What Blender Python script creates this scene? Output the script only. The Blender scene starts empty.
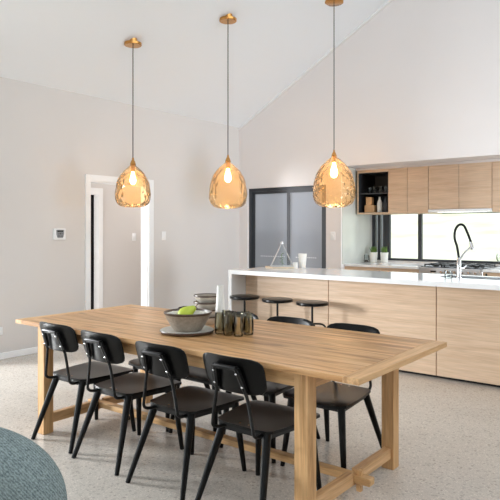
import bpy, bmesh, math, random
from mathutils import Vector, Matrix
PI = math.pi
random.seed(7)
C = bpy.context.scene.collection
sc = bpy.context.scene

# ------------------------------------------------------------------ mesh helpers
class MB:
    def __init__(s): s.bm = bmesh.new()
    def box(s, x0, x1, y0, y1, z0, z1, bev=0, seg=2, rot=None):
        m = Matrix.Translation(((x0+x1)/2, (y0+y1)/2, (z0+z1)/2))
        if rot: m = m @ rot
        m = m @ Matrix.Diagonal((abs(x1-x0), abs(y1-y0), abs(z1-z0), 1))
        r = bmesh.ops.create_cube(s.bm, size=1, matrix=m)
        if bev:
            es = list({e for v in r['verts'] for e in v.link_edges})
            bmesh.ops.bevel(s.bm, geom=es, offset=bev, segments=seg, affect='EDGES', profile=.5)
        return s
    def hexa(s, pts):                       # 8 points: bottom ring of 4, top ring of 4
        v = [s.bm.verts.new(p) for p in pts]
        for f in ((3,2,1,0),(4,5,6,7),(0,1,5,4),(1,2,6,5),(2,3,7,6),(3,0,4,7)):
            s.bm.faces.new([v[i] for i in f])
        return s
    def prism(s, poly, z0, z1, bev=0, seg=2):
        b = [s.bm.verts.new((x, y, z0)) for x, y in poly]
        t = [s.bm.verts.new((x, y, z1)) for x, y in poly]
        n = len(poly)
        fs = [s.bm.faces.new(b[::-1]), s.bm.faces.new(t)]
        for i in range(n): s.bm.faces.new((b[i], b[(i+1) % n], t[(i+1) % n], t[i]))
        if bev:
            es = list({e for f in fs for e in f.edges})
            bmesh.ops.bevel(s.bm, geom=es, offset=bev, segments=seg, affect='EDGES', profile=.5)
        return s
    def tube(s, pts, r, n=10, closed=False):
        pts = [Vector(p) for p in pts]
        rs = r if isinstance(r, (list, tuple)) else [r]*len(pts)
        rings = []; up = None; N = len(pts)
        for i, p in enumerate(pts):
            if closed: t = (pts[(i+1) % N]-pts[i-1]).normalized()
            elif i == 0: t = (pts[1]-p).normalized()
            elif i == N-1: t = (p-pts[-2]).normalized()
            else: t = ((pts[i+1]-p).normalized()+(p-pts[i-1]).normalized()).normalized()
            if up is None:
                a = Vector((0,0,1)) if abs(t.z) < .9 else Vector((1,0,0))
                up = (a-t*a.dot(t)).normalized()
            else: up = (up-t*up.dot(t)).normalized()
            b = t.cross(up)
            rings.append([s.bm.verts.new(p+(up*math.cos(2*PI*k/n)+b*math.sin(2*PI*k/n))*rs[i]) for k in range(n)])
        M = N if closed else N-1
        for i in range(M):
            A, B = rings[i], rings[(i+1) % N]
            for k in range(n): s.bm.faces.new((A[k], A[(k+1) % n], B[(k+1) % n], B[k]))
        if not closed:
            s.bm.faces.new(rings[0][::-1]); s.bm.faces.new(rings[-1])
        return s
    def lathe(s, prof, c=(0,0,0), n=32, fn=None, ax=None, ay=1):
        rings = []
        for (r, z) in prof:
            if r < 1e-6: rings.append([s.bm.verts.new((c[0], c[1], c[2]+z))]); continue
            ring = []
            for k in range(n):
                a = 2*PI*k/n
                q = fn(a, r, z) if fn else r
                ring.append(s.bm.verts.new((c[0]+q*math.cos(a), c[1]+ay*q*math.sin(a), c[2]+z)))
            rings.append(ring)
        for A, B in zip(rings, rings[1:]):
            for k in range(n):
                k2 = (k+1) % n
                if len(A) == 1 and len(B) == 1: break
                if len(A) == 1: s.bm.faces.new((A[0], B[k2], B[k]))
                elif len(B) == 1: s.bm.faces.new((A[k], A[k2], B[0]))
                else: s.bm.faces.new((A[k], A[k2], B[k2], B[k]))
        return s
    def grid(s, fn, nu, nv):
        V = [[s.bm.verts.new(fn(i/nu, j/nv)) for j in range(nv+1)] for i in range(nu+1)]
        for i in range(nu):
            for j in range(nv): s.bm.faces.new((V[i][j], V[i+1][j], V[i+1][j+1], V[i][j+1]))
        return s
    def done(s, name, m, parent=None, smooth=True, kind=None):
        me = bpy.data.meshes.new(name)
        bmesh.ops.recalc_face_normals(s.bm, faces=s.bm.faces[:])
        if smooth:
            for f in s.bm.faces: f.smooth = True
            for e in s.bm.edges:
                if len(e.link_faces) == 2 and e.calc_face_angle(0) > .6: e.smooth = False
        s.bm.to_mesh(me); s.bm.free()
        me.materials.append(m)
        o = bpy.data.objects.new(name, me); C.objects.link(o)
        if parent: o.parent = parent
        if kind: o['kind'] = kind
        return o

def tag(o, label, cat, group=None):
    o['label'] = label; o['category'] = cat
    if group: o['group'] = group
    return o
def thing(name, label, cat, loc=(0,0,0), rz=0, group=None):
    o = bpy.data.objects.new(name, None); C.objects.link(o)
    o.empty_display_size = .1
    o.location = loc; o.rotation_euler = (0,0,rz)
    return tag(o, label, cat, group)
def dup(root, loc, rz, label, group=None):
    r = root.copy(); C.objects.link(r); r.location = loc; r.rotation_euler = (0,0,rz)
    r['label'] = label
    if group: r['group'] = group
    for ch in list(root.children):
        c = ch.copy(); C.objects.link(c); c.parent = r
        for g in list(ch.children):
            d = g.copy(); C.objects.link(d); d.parent = c
    return r
def struct(o): o['kind'] = 'structure'; return o
def arc(cx, cy, r, a0, a1, n=6):
    return [(cx+r*math.cos(a0+(a1-a0)*i/n), cy+r*math.sin(a0+(a1-a0)*i/n)) for i in range(n+1)]
def smooth_path(pts, n=5):
    P = [Vector(p) for p in pts]; out = []
    for i in range(len(P)-1):
        p0 = P[max(i-1,0)]; p1 = P[i]; p2 = P[i+1]; p3 = P[min(i+2,len(P)-1)]
        for k in range(n):
            t = k/n
            out.append(.5*((2*p1)+(p2-p0)*t+(2*p0-5*p1+4*p2-p3)*t*t+(3*p1-p0-3*p2+p3)*t**3))
    return out+[P[-1]]

# ------------------------------------------------------------------ materials
def srgb(r, g, b):
    f = lambda c: (c/255/12.92) if c/255 <= .04045 else ((c/255+.055)/1.055)**2.4
    return (f(r), f(g), f(b), 1)
def newmat(name):
    m = bpy.data.materials.new(name); m.use_nodes = True
    nt = m.node_tree; p = nt.nodes['Principled BSDF']
    return m, nt, p
def nd(nt, t, **kw):
    n = nt.nodes.new(t)
    for k, v in kw.items():
        if k in n.inputs: n.inputs[k].default_value = v
        else: setattr(n, k, v)
    return n
def plain(name, col, rough=.5, metal=0, spec=.5, noise=0, nscale=6, bump=0, bscale=80, coat=0):
    m, nt, p = newmat(name); L = nt.links.new
    p.inputs['Roughness'].default_value = rough; p.inputs['Metallic'].default_value = metal
    p.inputs['Specular IOR Level'].default_value = spec; p.inputs['Coat Weight'].default_value = coat
    tc = nd(nt, 'ShaderNodeTexCoord')
    n = nd(nt, 'ShaderNodeTexNoise'); n.inputs['Scale'].default_value = nscale; n.inputs['Detail'].default_value = 3
    L(tc.outputs['Object'], n.inputs['Vector'])
    r = nd(nt, 'ShaderNodeValToRGB'); a = max(noise, .01)
    r.color_ramp.elements[0].position = .3; r.color_ramp.elements[1].position = .7
    r.color_ramp.elements[0].color = tuple(c*(1-a) for c in col[:3])+(1,)
    r.color_ramp.elements[1].color = tuple(min(1, c*(1+a)) for c in col[:3])+(1,)
    L(n.outputs['Fac'], r.inputs['Fac']); L(r.outputs['Color'], p.inputs['Base Color'])
    if bump:
        n2 = nd(nt, 'ShaderNodeTexNoise'); n2.inputs['Scale'].default_value = bscale
        L(tc.outputs['Object'], n2.inputs['Vector'])
        b = nd(nt, 'ShaderNodeBump'); b.inputs['Strength'].default_value = bump; b.inputs['Distance'].default_value = .01
        L(n2.outputs['Fac'], b.inputs['Height']); L(b.outputs['Normal'], p.inputs['Normal'])
    return m
def wood(name, dark, mid, light, axis='X', rough=.45, board=0, baxis='Y', bvar=.18, scale=1.0, knots=0, spec=.4):
    m, nt, p = newmat(name); L = nt.links.new
    p.inputs['Roughness'].default_value = rough; p.inputs['Specular IOR Level'].default_value = spec
    tc = nd(nt, 'ShaderNodeTexCoord'); sep = nd(nt, 'ShaderNodeSeparateXYZ'); L(tc.outputs['Object'], sep.inputs[0])
    vec = tc.outputs['Object']; rnd = None
    if board:
        d = nd(nt, 'ShaderNodeMath', operation='DIVIDE'); d.inputs[1].default_value = board; L(sep.outputs[baxis], d.inputs[0])
        fl = nd(nt, 'ShaderNodeMath', operation='FLOOR'); L(d.outputs[0], fl.inputs[0])
        wn = nd(nt, 'ShaderNodeTexWhiteNoise', noise_dimensions='1D'); L(fl.outputs[0], wn.inputs['W'])
        add = nd(nt, 'ShaderNodeVectorMath', operation='SCALE'); add.inputs['Scale'].default_value = 9; L(wn.outputs['Color'], add.inputs[0])
        ad2 = nd(nt, 'ShaderNodeVectorMath', operation='ADD'); L(tc.outputs['Object'], ad2.inputs[0]); L(add.outputs[0], ad2.inputs[1])
        vec = ad2.outputs[0]; rnd = wn.outputs['Value']
    mp = nd(nt, 'ShaderNodeMapping'); s = [16*scale]*3; s['XYZ'.index(axis)] = 1.1*scale; mp.inputs['Scale'].default_value = s
    L(vec, mp.inputs['Vector'])
    n = nd(nt, 'ShaderNodeTexNoise'); n.inputs['Scale'].default_value = 1.6; n.inputs['Detail'].default_value = 6; n.inputs['Roughness'].default_value = .6; n.inputs['Distortion'].default_value = .7
    L(mp.outputs[0], n.inputs['Vector'])
    r = nd(nt, 'ShaderNodeValToRGB'); e = r.color_ramp.elements
    e[0].position = .28; e[0].color = dark; e[1].position = .72; e[1].color = light
    x = e.new(.5); x.color = mid
    L(n.outputs['Fac'], r.inputs['Fac'])
    mp2 = nd(nt, 'ShaderNodeMapping'); s2 = [140*scale]*3; s2['XYZ'.index(axis)] = 5*scale; mp2.inputs['Scale'].default_value = s2; L(vec, mp2.inputs['Vector'])
    n2 = nd(nt, 'ShaderNodeTexNoise'); n2.inputs['Scale'].default_value = 1; n2.inputs['Detail'].default_value = 2; L(mp2.outputs[0], n2.inputs['Vector'])
    r2 = nd(nt, 'ShaderNodeMapRange'); r2.inputs['From Min'].default_value = .3; r2.inputs['From Max'].default_value = .7; r2.inputs['To Min'].default_value = .86; r2.inputs['To Max'].default_value = 1.06
    L(n2.outputs['Fac'], r2.inputs['Value'])
    val = r2.outputs[0]
    if rnd is not None:
        mr = nd(nt, 'ShaderNodeMapRange'); mr.inputs['To Min'].default_value = 1-bvar; mr.inputs['To Max'].default_value = 1+bvar*.6; L(rnd, mr.inputs['Value'])
        mu = nd(nt, 'ShaderNodeMath', operation='MULTIPLY'); L(val, mu.inputs[0]); L(mr.outputs[0], mu.inputs[1]); val = mu.outputs[0]
    if knots:
        vo = nd(nt, 'ShaderNodeTexVoronoi'); mk = nd(nt, 'ShaderNodeMapping'); s3 = [6.0]*3; s3['XYZ'.index(axis)] = 2.2; mk.inputs['Scale'].default_value = s3
        L(vec, mk.inputs['Vector']); L(mk.outputs[0], vo.inputs['Vector']); vo.inputs['Scale'].default_value = 1
        kr = nd(nt, 'ShaderNodeMapRange'); kr.inputs['From Min'].default_value = .04; kr.inputs['From Max'].default_value = .2; kr.inputs['To Min'].default_value = 1-knots; kr.inputs['To Max'].default_value = 1
        L(vo.outputs['Distance'], kr.inputs['Value'])
        mu = nd(nt, 'ShaderNodeMath', operation='MULTIPLY'); L(val, mu.inputs[0]); L(kr.outputs[0], mu.inputs[1]); val = mu.outputs[0]
    vm = nd(nt, 'ShaderNodeVectorMath', operation='SCALE'); L(r.outputs['Color'], vm.inputs[0]); L(val, vm.inputs['Scale'])
    L(vm.outputs[0], p.inputs['Base Color'])
    b = nd(nt, 'ShaderNodeBump'); b.inputs['Strength'].default_value = .15; b.inputs['Distance'].default_value = .003
    L(n2.outputs['Fac'], b.inputs['Height']); L(b.outputs['Normal'], p.inputs['Normal'])
    return m
def glass(name, tint, gloss=.25, diff=0, dcol=(1,1,1,1), rough=.03, ripple=0):
    m, nt, p = newmat(name); L = nt.links.new
    nt.nodes.remove(p); out = nt.nodes['Material Output']
    t = nd(nt, 'ShaderNodeBsdfTransparent'); t.inputs['Color'].default_value = tint
    g = nd(nt, 'ShaderNodeBsdfGlossy'); g.inputs['Roughness'].default_value = rough; g.inputs['Color'].default_value = (1,1,1,1)
    fr = nd(nt, 'ShaderNodeLayerWeight'); fr.inputs['Blend'].default_value = gloss
    src = t.outputs[0]
    if diff:
        d = nd(nt, 'ShaderNodeBsdfDiffuse'); d.inputs['Color'].default_value = dcol
        tr = nd(nt, 'ShaderNodeBsdfTranslucent'); tr.inputs['Color'].default_value = dcol
        mm = nd(nt, 'ShaderNodeMixShader'); mm.inputs[0].default_value = .5; L(d.outputs[0], mm.inputs[1]); L(tr.outputs[0], mm.inputs[2])
        m2 = nd(nt, 'ShaderNodeMixShader'); m2.inputs[0].default_value = diff; L(t.outputs[0], m2.inputs[1]); L(mm.outputs[0], m2.inputs[2]); src = m2.outputs[0]
    mx = nd(nt, 'ShaderNodeMixShader'); L(fr.outputs['Fresnel'], mx.inputs[0]); L(src, mx.inputs[1]); L(g.outputs[0], mx.inputs[2])
    L(mx.outputs[0], out.inputs['Surface'])
    if ripple:
        tc = nd(nt, 'ShaderNodeTexCoord'); vo = nd(nt, 'ShaderNodeTexVoronoi', feature='SMOOTH_F1'); vo.inputs['Scale'].default_value = ripple; vo.inputs['Smoothness'].default_value = .4
        L(tc.outputs['Object'], vo.inputs['Vector'])
        b = nd(nt, 'ShaderNodeBump'); b.inputs['Strength'].default_value = .75; b.inputs['Distance'].default_value = .02
        L(vo.outputs['Distance'], b.inputs['Height']); L(b.outputs['Normal'], g.inputs['Normal']); L(b.outputs['Normal'], fr.inputs['Normal'])
    return m
def emis(name, col, st):
    m, nt, p = newmat(name)
    p.inputs['Base Color'].default_value = col; p.inputs['Emission Color'].default_value = col; p.inputs['Emission Strength'].default_value = st
    return m
def floor_mat():
    m, nt, p = newmat('polished_concrete'); L = nt.links.new
    tc = nd(nt, 'ShaderNodeTexCoord')
    n1 = nd(nt, 'ShaderNodeTexNoise'); n1.inputs['Scale'].default_value = .9; n1.inputs['Detail'].default_value = 4; L(tc.outputs['Object'], n1.inputs['Vector'])
    r1 = nd(nt, 'ShaderNodeValToRGB'); r1.color_ramp.elements[0].position = .3; r1.color_ramp.elements[1].position = .7
    r1.color_ramp.elements[0].color = srgb(196,187,177); r1.color_ramp.elements[1].color = srgb(212,204,194); L(n1.outputs['Fac'], r1.inputs['Fac'])
    cur = r1.outputs['Color']
    for sc_, thr, lo, hi in ((48, .42, .62, 1.0), (95, .40, 1.0, 1.45), (150, .42, .6, 1.0)):
        v = nd(nt, 'ShaderNodeTexVoronoi'); v.inputs['Scale'].default_value = sc_; L(tc.outputs['Object'], v.inputs['Vector'])
        wn = nd(nt, 'ShaderNodeSeparateColor'); L(v.outputs['Color'], wn.inputs[0])
        # random pebble tint per cell, only on some cells and near the cell centre
        mr = nd(nt, 'ShaderNodeMapRange'); mr.inputs['To Min'].default_value = lo; mr.inputs['To Max'].default_value = hi; L(wn.outputs[0], mr.inputs['Value'])
        g = nd(nt, 'ShaderNodeMath', operation='LESS_THAN'); g.inputs[1].default_value = thr; L(v.outputs['Distance'], g.inputs[0])
        g2 = nd(nt, 'ShaderNodeMath', operation='GREATER_THAN'); g2.inputs[1].default_value = .45; L(wn.outputs[1], g2.inputs[0])
        g3 = nd(nt, 'ShaderNodeMath', operation='MULTIPLY'); L(g.outputs[0], g3.inputs[0]); L(g2.outputs[0], g3.inputs[1])
        g4 = nd(nt, 'ShaderNodeMath', operation='MULTIPLY'); L(g3.outputs[0], g4.inputs[0]); g4.inputs[1].default_value = .75
        sv = nd(nt, 'ShaderNodeVectorMath', operation='SCALE'); L(cur, sv.inputs[0]); L(mr.outputs[0], sv.inputs['Scale'])
        mx = nd(nt, 'ShaderNodeMix', data_type='RGBA'); L(g4.outputs[0], mx.inputs['Factor']); L(cur, mx.inputs['A']); L(sv.outputs[0], mx.inputs['B'])
        cur = mx.outputs['Result']
    L(cur, p.inputs['Base Color'])
    p.inputs['Roughness'].default_value = .22; p.inputs['Specular IOR Level'].default_value = .5
    return m

M = {}
M['wall'] = plain('painted_wall', srgb(217,212,208), .85, noise=.008, nscale=1.5, spec=.2)
M['gable'] = plain('painted_gable', srgb(235,230,228), .85, noise=.006, nscale=1.5, spec=.2)
M['white'] = plain('white_paint', srgb(240,240,240), .4, noise=.005)
M['floor'] = floor_mat()
M['stone'] = plain('white_stone', srgb(240,240,240), .12, noise=.012, nscale=9, spec=.5)
M['oak'] = wood('pale_oak', srgb(204,171,141), srgb(216,187,158), srgb(225,197,170), 'X', .42, scale=.75)
M['table'] = wood('honey_oak', srgb(140,92,54), srgb(208,158,106), srgb(236,194,146), 'X', .36, board=.0957, baxis='Y', bvar=.14, knots=.35)
M['table_y'] = wood('honey_oak_cross', srgb(176,130,86), srgb(214,170,122), srgb(230,190,142), 'Y', .42)
M['table_z'] = wood('honey_oak_post', srgb(176,130,82), srgb(214,168,116), srgb(230,190,140), 'Z', .45)
M['table_x'] = wood('honey_oak_rail', srgb(174,128,82), srgb(212,168,116), srgb(228,188,140), 'X', .45)
M['black'] = plain('black_stain', srgb(7,7,7), .3, noise=.08, nscale=30, spec=.26)
M['blackmetal'] = plain('black_metal', srgb(14,14,15), .38, spec=.35)
M['charcoal'] = plain('charcoal_frame', srgb(58,61,66), .4, spec=.4)
M['steel'] = plain('brushed_steel', srgb(205,207,210), .28, metal=1, noise=.03, nscale=60)
M['chrome'] = plain('chrome', srgb(225,226,228), .1, metal=1)
M['brass'] = plain('brass', srgb(205,150,85), .22, metal=1, noise=.05, nscale=20)
M['cord'] = plain('cord_black', srgb(70,62,56), .8)
M['amber'] = glass('amber_glass', (1,.86,.64,1), .28, .2, srgb(255,206,145), .03, 17)
M['smoke'] = glass('smoked_glass', (.88,.86,.77,1), .3, .05, srgb(120,112,90))
M['clear'] = glass('clear_glass', (.95,.97,.97,1), .25)
M['pane'] = glass('window_pane', (.97,.98,.98,1), .04)
M['dimpane'] = glass('tinted_door_pane', (.7,.72,.76,1), .12, .7, srgb(205,208,214), .06)
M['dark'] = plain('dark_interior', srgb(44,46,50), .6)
M['tile'] = plain('grey_glass_tile', srgb(204,206,199), .1, noise=.03, nscale=4, spec=.6)
M['speckle'] = plain('brown_glaze', srgb(150,138,124), .35, noise=.18, nscale=60)
M['rim'] = plain('dark_glaze_rim', srgb(84,68,58), .35, noise=.15, nscale=40)
M['glazewhite'] = plain('pale_glaze', srgb(214,208,198), .3, noise=.05, nscale=30)
M['plate'] = plain('plate_glaze', srgb(206,205,198), .3, noise=.05, nscale=20)
M['pear'] = plain('pear_skin', srgb(190,205,70), .4, noise=.12, nscale=14)
M['porcelain'] = plain('matte_porcelain', srgb(238,236,230), .45)
M['leaf'] = plain('leaf', srgb(96,128,52), .5, noise=.3, nscale=30)
M['soil'] = plain('soil', srgb(60,46,36), .9, noise=.3, nscale=80)
M['grey'] = plain('grey_plastic', srgb(150,153,156), .5)
M['screen'] = plain('screen_black', srgb(25,27,28), .2)
M['ply'] = plain('beech_block', srgb(212,168,122), .5, noise=.08, nscale=12)
M['trayw'] = plain('pale_tray_wood', srgb(222,206,184), .5, noise=.05, nscale=20)
M['bulb'] = emis('lamp_filament_glow', (1,.68,.34,1), 14)
M['hoodlight'] = emis('hood_strip_light', (1,.98,.95,1), 2.2)

def fabric():
    m, nt, p = newmat('blue_grey_weave'); L = nt.links.new
    tc = nd(nt, 'ShaderNodeTexCoord')
    mp = nd(nt, 'ShaderNodeMapping'); L(tc.outputs['Object'], mp.inputs['Vector'])
    w1 = nd(nt, 'ShaderNodeTexWave', wave_type='BANDS', bands_direction='DIAGONAL'); w1.inputs['Scale'].default_value = 46; w1.inputs['Distortion'].default_value = 5.0; w1.inputs['Detail'].default_value = 2; w1.inputs['Detail Scale'].default_value = 3
    L(mp.outputs[0], w1.inputs['Vector'])
    n = nd(nt, 'ShaderNodeTexNoise'); n.inputs['Scale'].default_value = 120; n.inputs['Detail'].default_value = 3; L(tc.outputs['Object'], n.inputs['Vector'])
    mx = nd(nt, 'ShaderNodeMath', operation='MULTIPLY_ADD'); L(w1.outputs['Fac'], mx.inputs[0]); mx.inputs[1].default_value = .32; L(n.outputs['Fac'], mx.inputs[2])
    r = nd(nt, 'ShaderNodeValToRGB'); r.color_ramp.elements[0].position = .3; r.color_ramp.elements[1].position = .95
    r.color_ramp.elements[0].color = srgb(84,97,99); r.color_ramp.elements[1].color = srgb(158,172,172)
    L(mx.outputs[0], r.inputs['Fac']); L(r.outputs['Color'], p.inputs['Base Color'])
    b = nd(nt, 'ShaderNodeBump'); b.inputs['Strength'].default_value = .5; b.inputs['Distance'].default_value = .006
    L(mx.outputs[0], b.inputs['Height']); L(b.outputs['Normal'], p.inputs['Normal'])
    p.inputs['Roughness'].default_value = .9; p.inputs['Specular IOR Level'].default_value = .15
    return m
M['fabric'] = fabric()
def ceiling_mat():
    m, nt, p = newmat('white_lining_boards'); L = nt.links.new
    p.inputs['Base Color'].default_value = srgb(243,246,249); p.inputs['Roughness'].default_value = .7
    tc = nd(nt, 'ShaderNodeTexCoord'); sp = nd(nt, 'ShaderNodeSeparateXYZ'); L(tc.outputs['Object'], sp.inputs[0])
    d = nd(nt, 'ShaderNodeMath', operation='DIVIDE'); d.inputs[1].default_value = .12; L(sp.outputs['X'], d.inputs[0])
    fr = nd(nt, 'ShaderNodeMath', operation='FRACT'); L(d.outputs[0], fr.inputs[0])
    lt = nd(nt, 'ShaderNodeMath', operation='GREATER_THAN'); lt.inputs[1].default_value = .07; L(fr.outputs[0], lt.inputs[0])
    b = nd(nt, 'ShaderNodeBump'); b.inputs['Strength'].default_value = .25; b.inputs['Distance'].default_value = .004
    L(lt.outputs[0], b.inputs['Height']); L(b.outputs['Normal'], p.inputs['Normal'])
    return m
M['ceil'] = ceiling_mat()
def lawn_mat():
    m, nt, p = newmat('dry_lawn'); L = nt.links.new
    tc = nd(nt, 'ShaderNodeTexCoord'); mp = nd(nt, 'ShaderNodeMapping'); mp.inputs['Scale'].default_value = (.3,.22,.5); L(tc.outputs['Object'], mp.inputs['Vector'])
    n = nd(nt, 'ShaderNodeTexNoise'); n.inputs['Scale'].default_value = 1; n.inputs['Detail'].default_value = 6; L(mp.outputs[0], n.inputs['Vector'])
    r = nd(nt, 'ShaderNodeValToRGB'); e = r.color_ramp.elements
    e[0].position = .36; e[0].color = srgb(178,179,142); e[1].position = .66; e[1].color = srgb(206,205,196)
    x = e.new(.5); x.color = srgb(193,192,166)
    L(n.outputs['Fac'], r.inputs['Fac']); L(r.outputs['Color'], p.inputs['Base Color']); p.inputs['Roughness'].default_value = .95
    return m
M['lawn'] = lawn_mat()

# ------------------------------------------------------------------ key dimensions
WX = -6.032          # left wall
GY = 7.388           # gable (back) wall
ZC, SL = 3.043, .5507
KX, KY = -4.163, 8.33   # kitchen niche: left side, back
NZ = 2.296
XR = 3.2
def zc(x): return ZC+SL*(x-WX)

# ------------------------------------------------------------------ setting
struct(MB().box(-8.6, XR, -4.2, KY+.1, -.12, 0).done('floor', M['floor'], smooth=False))
b = MB()
x0, x1 = WX-.12, XR
b.hexa([(x0,-4.2,zc(x0)), (x1,-4.2,zc(x1)), (x1,GY+.1,zc(x1)), (x0,GY+.1,zc(x0)),
        (x0,-4.2,zc(x0)+.15), (x1,-4.2,zc(x1)+.15), (x1,GY+.1,zc(x1)+.15), (x0,GY+.1,zc(x0)+.15)])
struct(b.done('ceiling', M['ceil'], smooth=False))
# left wall with hall doorway and a window out of view nearer the camera
DY0, DY1, DZ = 4.475, 5.43, 2.0
b = MB()
t = .12
WY0, WY1, WZ0, WZ1 = .2, 2.85, .05, 2.2
b.box(WX-t, WX, -4.2, WY0, 0, ZC); b.box(WX-t, WX, WY0, WY1, 0, WZ0); b.box(WX-t, WX, WY0, WY1, WZ1, ZC)
b.box(WX-t, WX, WY1, DY0, 0, ZC); b.box(WX-t, WX, DY0, DY1, DZ, ZC); b.box(WX-t, WX, DY1, GY+.1, 0, ZC)
struct(b.done('wall_left', M['wall'], smooth=False))
w = struct(MB().box(WX-.08, WX-.03, WY0, WY0+.05, WZ0, WZ1).box(WX-.08, WX-.03, WY1-.05, WY1, WZ0, WZ1)
    .box(WX-.08, WX-.03, WY0+.05, WY1-.05, WZ0, WZ0+.05).box(WX-.08, WX-.03, WY0+.05, WY1-.05, WZ1-.05, WZ1)
    .box(WX-.08, WX-.03, (WY0+WY1)/2-.03, (WY0+WY1)/2+.03, WZ0+.05, WZ1-.05).done('window_2', M['charcoal'], smooth=False))
MB().box(WX-.06, WX-.05, WY0+.05, (WY0+WY1)/2-.03, WZ0+.05, WZ1-.05).box(WX-.06, WX-.05, (WY0+WY1)/2+.03, WY1-.05, WZ0+.05, WZ1-.05).done('pane', M['pane'], w, smooth=False)
# right wall (out of view) and gable wall
b = MB(); b.box(XR, XR+.1, -4.2, 5.6, 0, 4.2); b.box(XR, XR+.1, 7.3, KY, 0, 4.2); b.box(XR, XR+.1, 5.6, 7.3, 2.2, 4.2); struct(b.done('wall_right', M['wall'], smooth=False))
b = MB(); b.box(WX, -5.9, -4.3, -4.2, 0, 3.1); b.box(-5.9, XR, -4.3, -4.2, 2.5, 8.2); b.box(-.2, XR, -4.3, -4.2, 0, 2.5)
struct(b.done('wall_front', M['wall'], smooth=False))
OX0, OX1, OZ = -5.865, -4.41, 2.05
def gable_piece(b, xa, xb, za, y0=GY, y1=GY+.1):
    b.hexa([(xa,y0,za), (xb,y0,za), (xb,y1,za), (xa,y1,za), (xa,y0,zc(xa)), (xb,y0,zc(xb)), (xb,y1,zc(xb)), (xa,y1,zc(xa))])
b = MB()
gable_piece(b, WX, OX0, 0); gable_piece(b, OX0, OX1, OZ); gable_piece(b, OX1, KX, 0); gable_piece(b, KX, XR, NZ)
struct(b.done('wall_back', M['gable'], smooth=False))
struct(MB().box(OX1, KX, GY+.1, KY+.1, 0, NZ+.06).done('wall_niche_side', M['gable'], smooth=False))
struct(MB().box(KX, XR, GY+.1, KY+.1, NZ, NZ+.06).done('ceiling_niche', M['gable'], smooth=False))
WB, WT = .93, 1.655
WXL = KX
struct(MB().box(KX, XR, KY, KY+.1, 0, WB).box(KX, XR, KY, KY+.1, WT, NZ).done('wall_niche_back', M['gable'], smooth=False))
struct(MB().box(KX, KX+.008, GY+.03, KY, .905, NZ).done('trim_splashback', M['tile'], smooth=False))
# trims
struct(MB().hexa([(WX,GY-.02,zc(WX)-.035),(XR,GY-.02,zc(XR)-.035),(XR,GY,zc(XR)-.035),(WX,GY,zc(WX)-.035),
                  (WX,GY-.02,zc(WX)),(XR,GY-.02,zc(XR)),(XR,GY,zc(XR)),(WX,GY,zc(WX))]).done('trim_cornice', M['white'], smooth=False))
struct(MB().box(WX, WX+.014, -4.2, DY0-.066, 0, .07, .004).box(WX, WX+.014, DY1+.09, GY, 0, .07, .004).done('baseboard_left', M['white'], smooth=False))
struct(MB().box(WX+.014, OX0-.02, GY-.014, GY, 0, .07, .004).done('baseboard_back', M['white'], smooth=False))
b = MB(); s = WX+.02
b.box(WX, s, DY0-.066, DY0, 0, DZ+.075, .004); b.box(WX, s, DY1, DY1+.09, 0, DZ+.075, .004); b.box(WX, s, DY0, DY1, DZ, DZ+.075, .004)
b.box(WX-t, WX+.004, DY0, DY0+.018, 0, DZ); b.box(WX-t, WX+.004, DY1-.018, DY1, 0, DZ); b.box(WX-t, WX+.004, DY0+.018, DY1-.018, DZ-.018, DZ)
struct(b.done('door_1', M['white'], smooth=False))
da = bpy.data.objects['door_1']
MB().box(WX-.085, WX-.05, DY1-.024, DY1-.018, .94, 1.0).done('strike_plate', M['steel'], da, smooth=False)
# hall behind the doorway
HX = -7.1
HD = 5.36
b = MB()
b.box(HX-.1, HX, HD+.10, 8.2, 0, 2.5); b.box(HX-.1, HX, 3.2, HD-.8, 0, 2.5); b.box(HX-.1, HX, HD-.8, HD+.10, 1.95, 2.5)
struct(b.done('wall_hall', M['wall'], smooth=False))
struct(MB().box(HX, WX-t, 8.1, 8.2, 0, 2.5).box(HX, WX-t, 3.2, 3.3, 2.3, 2.5).done('wall_hall_ends', M['wall'], smooth=False))
struct(MB().box(HX-1.6, WX-t, 3.2, 8.2, 2.5, 2.56).done('ceiling_hall', M['white'], smooth=False))
struct(MB().box(HX-1.6, HX-1.5, 3.2, 8.2, 0, 2.5).box(HX-1.5, HX-.1, 3.2, 3.3, 0, 2.5).box(HX-1.5, HX-.1, 5.9, 6.0, 0, 2.5).done('wall_room_beyond', M['dark'], smooth=False))  # darkness of the unlit room is put into its wall colour
b = MB()
b.box(HX-.1, HX+.018, HD+.06, HD+.136, 0, 2.005, .003); b.box(HX-.1, HX+.018, HD-.84, HD-.765, 0, 2.005, .003); b.box(HX-.1, HX+.018, HD-.765, HD+.06, 1.908, 2.005, .003)
d2 = struct(b.done('door_2', M['white'], smooth=False))

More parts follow.
